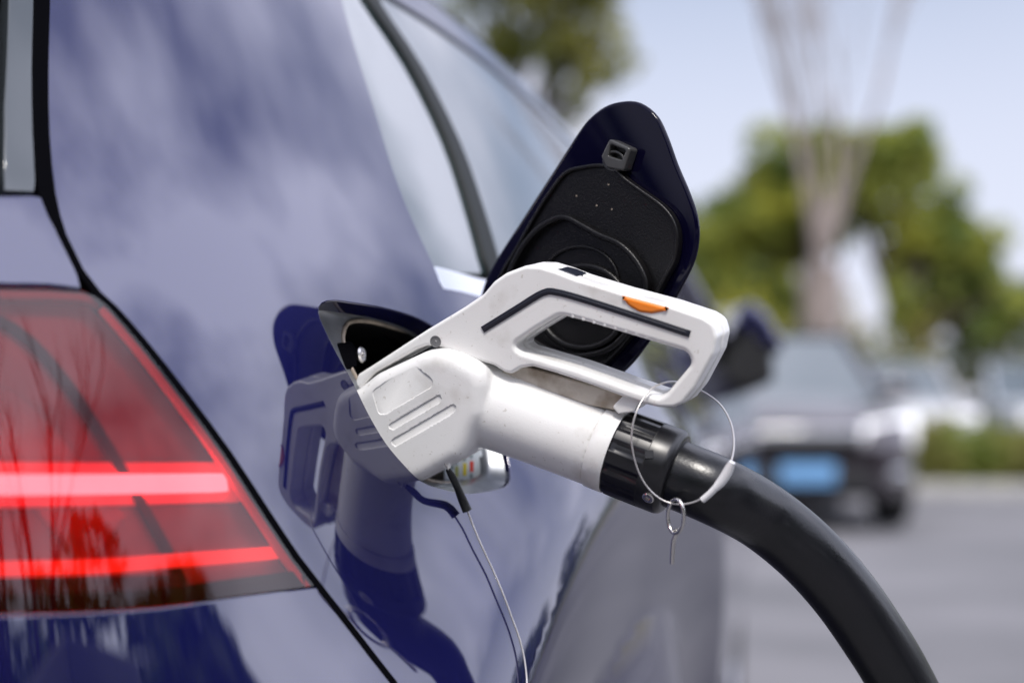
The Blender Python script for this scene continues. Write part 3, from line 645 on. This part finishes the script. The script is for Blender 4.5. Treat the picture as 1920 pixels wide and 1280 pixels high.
# ================================================================ tether
te=empty('tether_wire',gp(842,872,.0)); tag(te,'thin tether wire with black shrink sleeve hanging from the gun along the blue paint','tether wire')
slab('tab',gfr,rounded(gl2([(812,870),(836,852),(844,860),(843,880),(832,877)],.008),.0012),[],.006,.0085,.0005,M['gun'],te)
def os(x,y,cl): 
    q=hit(x,y,-cl); return Vector(S(*q,-cl))
t0=gp(834,866,.002)
tube('sleeve',[gp(840,880,.006),gp(848,893,.003),gp(857,912,0),os(866,934,.007),os(876,957,.005)],[.0014,.0022,.0021,.0026,.0029],M['sleeve'],te,seg=16,step=.003)
tube('wire',[gp(834,868,.0092),gp(837,873,.0092),gp(841,881,.006)],.0006,M['wire'],te,seg=8,step=.002)
TW=[os(874,950,.006),os(885,980,.0045),os(903,1023,.004),os(925,1070,.0035),os(944,1115,.0035),os(960,1158,.003),os(975,1200,.003),os(984,1240,.003),os(988,1285,.003),os(985,1340,.003)]
tube('wire',TW,.0006,M['wire'],te,seg=8,step=.006)
# ================================================================ background vehicles
def pxg(x,D): return (x-960)/F_PX*D
def bgcar(name,label,loc,yaw,paint,H=1.6,W=1.82,Ln=4.5,plate=None,group=None):
    """front points to -Y before turning"""
    root=empty(name,(0,0,0)); tag(root,label,'car',group)
    hw=W/2; hb=H*.60
    st=[(-Ln/2,.62,.42,hb*.62),(-Ln/2+.06,.80,.30,hb*.78),(-Ln/2+.25,.93,.24,hb*.90),(-Ln/2+.6,.985,.24,hb*.95),(-Ln*.22,1,.24,hb*1.03),(-.3,1,.24,hb*1.06),(Ln*.25,1,.24,hb*1.08),(Ln/2-.3,.97,.26,hb*1.1),(Ln/2-.06,.88,.32,hb*1.05),(Ln/2,.75,.45,hb*.9)]
    n=14;V=[];Fs=[]
    sx=np.interp(np.linspace(0,1,28),np.linspace(0,1,10),[s[0] for s in st]);
    for x_ in sx:
        f=lambda k:np.interp(x_,[s[0] for s in st],[s[k] for s in st]); wv,zb,zt=f(1)*hw,f(2),f(3)
        prof=[(0,zb),(wv*.85,zb),(wv*.97,zb+.06),(wv,zb+.2),(wv,(zb+zt)*.5),(wv*.985,zt-.14),(wv*.95,zt-.04),(wv*.86,zt),(wv*.5,zt+.03),(0,zt+.04)]
        pr=prof+[(-a,b) for a,b in prof[::-1][1:-1]]
        V+=[(a,x_,b) for a,b in pr]
    m_=len(pr)
    for i in range(27):
        for j in range(m_): Fs.append((i*m_+j,i*m_+(j+1)%m_,(i+1)*m_+(j+1)%m_,(i+1)*m_+j))
    Fs.append(tuple(range(m_)));Fs.append(tuple(27*m_+j for j in range(m_))[::-1])
    parts=[]
    def P(name,V,Fs,m,par=root,sharp=40): o=meshobj(name,V,Fs,m,par,sharp=sharp); return o
    body=P('body',V,Fs,paint)
    # greenhouse
    zb=hb*1.04; a=[(-Ln*.20,zb,.93),(-Ln*.05,H-.06,.72),(.1,H,.70),(Ln*.28,H-.03,.68),(Ln*.42,zb+.05,.86)]
    def gh(sc,off,nm,m,par):
        V=[];Fs=[]
        for (y_,z_,w_) in a: V+=[(-w_*hw*sc,y_,z_+off),(w_*hw*sc,y_,z_+off),(.93*hw*sc,y_,zb-.06),(-.93*hw*sc,y_,zb-.06)]
        for i in range(len(a)-1):
            for j in range(4): Fs.append((i*4+j,i*4+(j+1)%4,(i+1)*4+(j+1)%4,(i+1)*4+j))
        Fs+= [(3,2,1,0),(16,17,18,19)]
        return P(nm,V,Fs,m,par,20)
    gh(.985,-.012,'windows',M['glass'],body)
    # roof and pillars
    rV=[];
    for (y_,z_,w_) in a[1:4]: rV+=[(-w_*hw,y_,z_-.03),(-w_*hw*.96,y_,z_+.012),(w_*hw*.96,y_,z_+.012),(w_*hw,y_,z_-.03)]
    rF=[(i*4+j,i*4+j+1,(i+1)*4+j+1,(i+1)*4+j) for i in range(2) for j in range(3)]
    P('roof',rV,rF,paint,body)
    for s_ in (-1,1):
        tube('pillar',[Vector((s_*.93*hw,a[0][0],zb)),Vector((s_*.72*hw,a[1][0],H-.04))],.035,paint,body,seg=8,step=.2)
        tube('pillar',[Vector((s_*.86*hw,a[4][0],zb)),Vector((s_*.68*hw,a[3][0],H-.04))],.05,paint,body,seg=8,step=.2)
        tube('pillar',[Vector((s_*.93*hw,.15,zb)),Vector((s_*.70*hw,.15,H-.03))],.035,M['black'],body,seg=8,step=.2)
        mi=box('wing_mirror',(s_*(hw+.10),a[0][0]+.22,zb+.08),(.22,.12,.15),paint,root,bev=.04,seg=3)
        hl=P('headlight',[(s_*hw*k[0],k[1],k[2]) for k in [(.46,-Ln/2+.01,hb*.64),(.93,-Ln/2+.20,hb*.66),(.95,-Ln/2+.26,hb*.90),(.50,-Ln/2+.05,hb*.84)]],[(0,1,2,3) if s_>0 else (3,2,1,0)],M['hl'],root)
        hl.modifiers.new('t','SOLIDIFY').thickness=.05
        box('fog_light',(s_*hw*.72,-Ln/2+.06,.42),(.22,.06,.09),M['chrome'],root,bev=.02)
        for yy in (-Ln*.31,Ln*.30):
            t=lathe('wheel',(s_*(hw-.24),yy,.335),(s_,0,0),[(0,.2),(0,.30),(.02,.33),(.21,.335),(.235,.30),(.235,.23),(.2,.22)],M['rubber'],root,seg=32)
            lathe('rim',(s_*(hw-.22),yy,.335),(s_,0,0),[(0,.21),(.19,.225),(.20,.20),(.15,.06),(.17,.03)],M['rim'],t,seg=24)
    box('grille',(0,-Ln/2+.01,hb*.70),(hw*.9,.08,.16),M['black'],root,bev=.02)
    box('grille_bar',(0,-Ln/2-.03,hb*.75),(hw*.92,.04,.07),M['chrome'],root,bev=.01)
    box('lower_grille',(0,-Ln/2+.04,.38),(hw*1.1,.12,.16),M['black'],root,bev=.02)
    if plate: box('number_plate',(0.03,-Ln/2-.05,hb*.455),(.40,.02,.15),plate,root,bev=.004)
    for o in [root]: o.location=loc; o.rotation_euler=(0,0,yaw)
    return root
M['hl']=mat('headlight glass with painted glint',(.85,.86,.88),.15,.3,1,emit=(1,.97,.97),es=.8)  # emission stands in for daylight glints on the headlights
M['pblue']=mat('blue number plate',(.15,.33,.58),.4)
M['pdark']=mat('dark plum car paint',(.030,.022,.030),.3,0,1,1.6,.02)
M['pwhite']=mat('white car paint',(.5,.5,.52),.3,0,.8)
M['psilver']=mat('silver car paint',(.45,.47,.50),.3,.5,.8)
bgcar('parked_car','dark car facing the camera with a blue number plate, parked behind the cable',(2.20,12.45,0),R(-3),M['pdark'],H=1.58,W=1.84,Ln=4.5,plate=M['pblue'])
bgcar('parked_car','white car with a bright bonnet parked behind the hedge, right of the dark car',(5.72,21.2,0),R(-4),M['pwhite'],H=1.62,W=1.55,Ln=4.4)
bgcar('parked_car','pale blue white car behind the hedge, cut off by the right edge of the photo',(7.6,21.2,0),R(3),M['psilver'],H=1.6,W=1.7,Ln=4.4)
# ================================================================ plants
def leafmat(n,c,c2,sc=1.2):
    m=mat(n,c,.55,col2=c2,vscale=sc,spec=.3); t=m.node_tree; b=t.nodes['Principled BSDF']; o=t.nodes['Material Output']
    tl_=t.nodes.new('ShaderNodeBsdfTranslucent'); ms=t.nodes.new('ShaderNodeAddShader'); t.links.new(b.inputs['Base Color'].links[0].from_socket,tl_.inputs[0]); t.links.new(b.outputs[0],ms.inputs[0]); t.links.new(tl_.outputs[0],ms.inputs[1]); t.links.new(ms.outputs[0],o.inputs[0])
    return m
M['leaf']=leafmat('mid green leaves',(.075,.105,.022),(.25,.25,.04)); M['leaf_y']=leafmat('yellow green leaves',(.20,.20,.022),(.33,.28,.03)); M['leaf_d']=leafmat('dark green leaves',(.045,.070,.022),(.10,.12,.03)); M['leaf_o']=leafmat('olive hedge leaves',(.10,.13,.022),(.15,.14,.04),2.5)
M['bark']=mat('pale grey brown bark',(.30,.25,.23),.85,var=.4,vscale=4); M['barkd']=mat('dark bark',(.08,.06,.045),.9,var=.4,vscale=5)
def leaves(name,blobs,n,size,m,parent,seed=1,shell=.55):
    g=np.random.default_rng(seed); wts=np.array([b[3]*b[4]*b[5] for b in blobs])**.8; wts/=wts.sum(); ci=g.choice(len(blobs),n,p=wts); B=np.array(blobs)[ci]
    d=g.normal(size=(n,3)); d/=np.linalg.norm(d,axis=1,keepdims=True); r=(shell+(1.08-shell)*g.random((n,1))**.7)
    # clumps
    cl=g.normal(size=(60,3)); cl/=np.linalg.norm(cl,axis=1,keepdims=True); k=g.integers(0,60,n); d=d*.55+cl[k]*.6; d/=np.linalg.norm(d,axis=1,keepdims=True)
    c=B[:,:3]+d*r*B[:,3:6]; u=g.normal(size=(n,3)); u/=np.linalg.norm(u,axis=1,keepdims=True); v=np.cross(u,g.normal(size=(n,3))); v/=np.linalg.norm(v,axis=1,keepdims=True)
    s=size*(.5+g.random((n,1))); u=u*s; v=v*s*.55; V=np.stack([c-u,c-v*.9,c+u,c+v*.9],1).reshape(-1,3)
    me=bpy.data.meshes.new(name); me.vertices.add(4*n); me.vertices.foreach_set('co',V.ravel()); me.loops.add(4*n); me.loops.foreach_set('vertex_index',np.arange(4*n)); me.polygons.add(n); me.polygons.foreach_set('loop_start',np.arange(0,4*n,4)); me.polygons.foreach_set('loop_total',np.full(n,4)); me.update(); me.validate()
    return link(name,me,m,parent)
def merged_tubes(name,segs,m,parent,seg=7):
    V=[];Fs=[]
    for pts,r0,r1 in segs:
        st=len(V);n=len(pts)
        for i,p in enumerate(pts):
            p=Vector(p); t=(Vector(pts[min(i+1,n-1)])-Vector(pts[max(i-1,0)])).normalized(); u=t.orthogonal().normalized(); v=t.cross(u); r=r0+(r1-r0)*i/(n-1)
            for k in range(seg): a=2*math.pi*k/seg; V.append(p+(u*math.cos(a)+v*math.sin(a))*r)
        for i in range(n-1):
            for k in range(seg): Fs.append((st+i*seg+k,st+i*seg+(k+1)%seg,st+(i+1)*seg+(k+1)%seg,st+(i+1)*seg+k))
    return meshobj(name,V,Fs,m,parent)
def tree(name,label,base,blobs,n,size,lm,tm,r0=.16,seed=1,group=None):
    root=empty(name,base); tag(root,label,'tree',group); g=random.Random(seed); b=Vector(base); segs=[]
    zc=sum(q[2] for q in blobs)/len(blobs); fk=Vector((b.x+(blobs[0][0]-b.x)*.3,b.y,max(.8,zc*.45))); full=blobs
    segs.append(([b,b.lerp(fk,.5)+Vector((.05,0,0)),fk],r0*1.25,r0*.8))
    for q in blobs:
        c=Vector(q[:3]); mid=fk.lerp(c,.5)+Vector((g.uniform(-.3,.3),g.uniform(-.3,.3),.2)); segs.append(([fk,mid,c],r0*.5,r0*.12))
        for _ in range(5): e=c+Vector((g.uniform(-1,1)*q[3],g.uniform(-1,1)*q[4],g.uniform(-.5,1)*q[5]))*.8; segs.append(([mid,mid.lerp(e,.6)+Vector((0,0,.1)),e],r0*.2,r0*.04))
    merged_tubes('trunk',segs,tm,root); leaves('crown',ragged(blobs,10,seed),n,size,lm,root,seed); return root
def ragged(bl,n,seed):
    q=random.Random(seed); o=[]
    for b_ in bl:
        for _ in range(n):
            a=q.uniform(0,6.28); k=q.uniform(.1,.85); f=q.uniform(.32,.6); o.append((b_[0]+math.cos(a)*b_[3]*k,b_[1]+q.uniform(-.5,.5)*b_[4],b_[2]+math.sin(a)*b_[5]*k,b_[3]*f,b_[4]*f,b_[5]*f*.9))
    return o
def blob(x,y,r,D,k=1.0,dy=0): s=D/F_PX; c=px(x,y,D+dy); return (c.x,c.y,c.z,r*s,r*s,r*s*k)
D=27
tree('broadleaf_tree','broad green tree with a rounded crown standing behind the bare tree',(pxg(1500,D),D,0),[blob(1545,305,88,D),blob(1450,335,85,D),blob(1410,425,85,D),blob(1500,430,90,D,1,.6),blob(1350,480,70,D),blob(1400,540,80,D),blob(1560,400,80,D,1,-.5),blob(1310,430,70,D),blob(1290,540,80,D),blob(1250,480,60,D),blob(1470,560,60,D),blob(1500,350,70,D,1,.4),blob(1600,350,60,D)],21000,.085,M['leaf'],M['barkd'],seed=3)
D=25
tree('broadleaf_tree','green tree with gaps of sky in its crown, right of the bare trunk',(pxg(1730,D),D,0),[blob(1640,310,75,D),blob(1700,335,85,D),blob(1762,430,70,D,1.2),blob(1800,520,60,D,1.2),blob(1720,560,62,D),blob(1640,400,45,D),blob(1720,460,55,D),blob(1600,290,50,D),blob(1690,280,60,D),blob(1830,470,60,D),blob(1860,560,70,D)],16000,.08,M['leaf'],M['barkd'],seed=8)
D=26
tree('broadleaf_tree','low dark green tree at the right edge above the white cars',(pxg(1880,D),D,0),[blob(1760,590,60,D),blob(1850,580,75,D),blob(1940,590,80,D),blob(1820,650,70,D),blob(2040,570,90,D)],7000,.07,M['leaf_d'],M['barkd'],seed=11)
D=14
tree('broadleaf_tree','leafy tree reaching over the roof of the blue car at the top of the photo',(pxg(940,D+2),D+2,0),[blob(900,-40,80,D),blob(1000,-20,95,D),blob(1090,20,80,D),blob(1060,120,55,D),blob(1130,110,60,D),blob(1090,190,45,D),blob(960,80,70,D),blob(1120,-90,110,D),blob(930,-190,140,D),blob(1030,270,60,D),blob(1000,380,80,D)],10000,.05,leafmat('olive green leaves',(.075,.085,.016),(.17,.16,.03)),M['barkd'],r0=.12,seed=5)
# bare tree
D=19; root=empty('bare_tree',(pxg(1545,D),D,0)); tag(root,'leafless pale trunk forking into thin upright branches in front of the green trees','tree')
segs=[];g=random.Random(4)
def grow(p,d,r,l,lev):
    pts=[p];q=p.copy()
    for i in range(4): d=(d+Vector((g.uniform(-.10,.10),g.uniform(-.10,.10),.05))).normalized(); q=q+d*l/4; pts.append(q.copy())
    segs.append((pts,r,r*.55))
    if lev<5:
        for k in range(3 if lev<4 else 2):
            pp=pts[2 if k==0 else 4]; nd=(d+Vector((g.uniform(-.42,.42),g.uniform(-.42,.42),g.uniform(.0,.35)))*(.6)).normalized(); grow(pp,nd,r*(.52 if k else .42),l*g.uniform(.62,.85),lev+1)
b=Vector((pxg(1545,D),D,0)); fk=px(1540,500,D)
segs.append(([b,b.lerp(fk,.5),fk],.36,.27))
for (x,y,rr_) in ((1480,210,.055),(1530,260,.05),(1645,190,.055),(1510,360,.06),(1570,330,.06)):
    e=px(x,y,D+g.uniform(-.6,.6)); segs.append(([fk,fk.lerp(e,.5)+Vector((0,0,.1)),e],rr_*1.7,rr_*.6)); 
    for _ in range(2): grow(e,((e-fk).normalized()+Vector((g.uniform(-.2,.2),0,.2))).normalized(),rr_*.6,1.5,2)
merged_tubes('trunk',segs,M['bark'],root,seg=6)
for i,(a,q,lab) in enumerate(((118,6.5,'leafless tree behind the photographer, nearer the charging post'),(139,6.0,'leafless tree behind the photographer, farther from the charging post'))):
    x,y=math.sin(R(a))*q,math.cos(R(a))*q; root=empty('bare_tree',(x,y,0)); tag(root,lab,'tree'); segs=[]; b=Vector((x,y,0)); fk=Vector((x,y,1.8)); segs.append(([b,b.lerp(fk,.5),fk],.13,.10))
    for k in range(4): grow(fk,Vector((math.cos(k*1.6)*.35,math.sin(k*1.6)*.35,1)).normalized(),.06,1.9,1)
    merged_tubes('trunk',segs,M['barkd'],root,seg=5)
# shrubs
def shrub(label,x0,x1,ytop,D,n,m,seed,name='shrub',h=None,group=None,size=.05):
    root=empty(name,((pxg(x0,D)+pxg(x1,D))/2,D,0)); tag(root,label,'hedge' if name=='hedge' else 'shrub',group); H_=CH+(HZ-ytop)/F_PX*D; k=max(3,int((x1-x0)/38)); bl=[]
    gg=random.Random(seed)
    for i in range(k):
        x=x0+(x1-x0)*(i+.5)/k; hh=H_*gg.uniform(.85,1.05); rx=(x1-x0)/k*D/F_PX*.8
        bl.append((pxg(x,D),D+gg.uniform(-.2,.2),hh*.5,rx,max(.5,rx),hh*.52))
    leaves('foliage',bl,n,size,m,root,seed,shell=.35)
    c0=Vector(((bl[0][0]+bl[-1][0])/2,D,0)); merged_tubes('stem',[([c0,Vector(((q[0]+c0.x)/2,q[1],.15)),Vector((q[0],q[1],q[2]+q[5]*.6))],.05,.01) for q in bl],M['barkd'],root)
shrub('yellow green shrub behind the mirror of the blue car',1230,1480,535,20,5000,M['leaf_y'],21)
shrub('yellowish shrub between the bare trunk and the dark tree',1560,1740,560,25,3500,leafmat('ochre green leaves',(.17,.15,.03),(.25,.2,.05)),22)
shrub('clipped olive hedge at the right with the white cars behind it',1700,2300,785,15.6,9000,M['leaf_o'],23,name='hedge')
shrub('dark green shrub behind the dark parked car',1400,1720,610,24.5,4000,M['leaf_d'],25)
# far wood all round, one mass
fb=[]
gg=random.Random(9)
for i in range(150):
    a=R(-75+150*i/150*1.35); rr_=gg.uniform(48,62); h=gg.uniform(3.0,5.2)*(1.0 if i<100 else 1.3); fb.append((math.sin(a)*rr_,math.cos(a)*rr_,h*.45,2.6,2.6,h*.55))
fw=leaves('far_trees',fb,26000,.30,M['leaf_d'],None,31); tag(fw,'distant band of dark trees along the horizon','trees',kind='stuff')
# trees behind the photographer, mirrored in the lamp and paint
for i,(x,y,h,lab) in enumerate(((9,-9,6,'tall dark tree behind the photographer'),(17,-5,5.5,'rounded tree beyond the charging post'),(22,4,4.5,'green tree far to the right of the car'),(17,9,5,'tree by the lot, far right beyond the picture'),(19,0.5,4.6,'tree farther back along the right side of the lot'),(15,13.5,4.6,'tree beside the hedge, beyond the right edge'),(20,12,5,'tree behind the tree by the lot'))):
    tree('broadleaf_tree',lab,(x,y,0),[(x,y,h*.65,1.6,1.6,h*.3),(x+1.2,y+.4,h*.5,1.2,1.2,h*.22),(x-1.1,y-.3,h*.5,1.2,1.2,h*.22)],2500,.16,M['leaf_d'],M['barkd'],seed=40+i)
for i in range(12):
    a=R(100+i*11.5); q=8.2+1.3*(i%3); x,y=math.sin(a)*q,math.cos(a)*q; hh=4.0+(i*7%5)*.45
    tree('broadleaf_tree','dark tree behind the photographer, '+['first','second','third','fourth','fifth','sixth','seventh','eighth','ninth','tenth','eleventh','last'][i]+' of the row from the charging post',(x,y,0),[(x,y,hh*.62,1.5,1.5,hh*.36),(x+.9,y+.5,hh*.45,1.2,1.2,hh*.28),(x-.9,y-.4,hh*.42,1.2,1.2,hh*.28)],4200,.15,M['leaf_d'],M['barkd'],seed=60+i,group='trees behind the photographer')
# charging post
cp=empty('charging_post',(2.15,-.45,0)); tag(cp,'grey charging post the black cable runs to','charging post')
box('housing',(2.15,-.45,.82),(.55,.42,1.55),mat('grey post housing',(.10,.10,.11),.4,coat=.3),cp,bev=.03,rot=.35); box('plinth',(2.15,-.45,.04),(.7,.55,.08),M['kerb'],cp,rot=.35); box('screen',(1.94,-.36,1.25),(.02,.26,.18),M['glass'],cp,rot=.35,bev=.004)
# parking line markings
V=[];Fs=[]
for x in (-3.2,-.6,6.1): 
    y0,y1=(8.2,13.2); V+=[(x-.06,y0,.004),(x+.06,y0,.004),(x+.06,y1,.004),(x-.06,y1,.004)]; Fs.append(tuple(range(len(V)-4,len(V))))
tag(meshobj('parking_lines',V,Fs,M['paintline'],smooth=False),kind='structure')
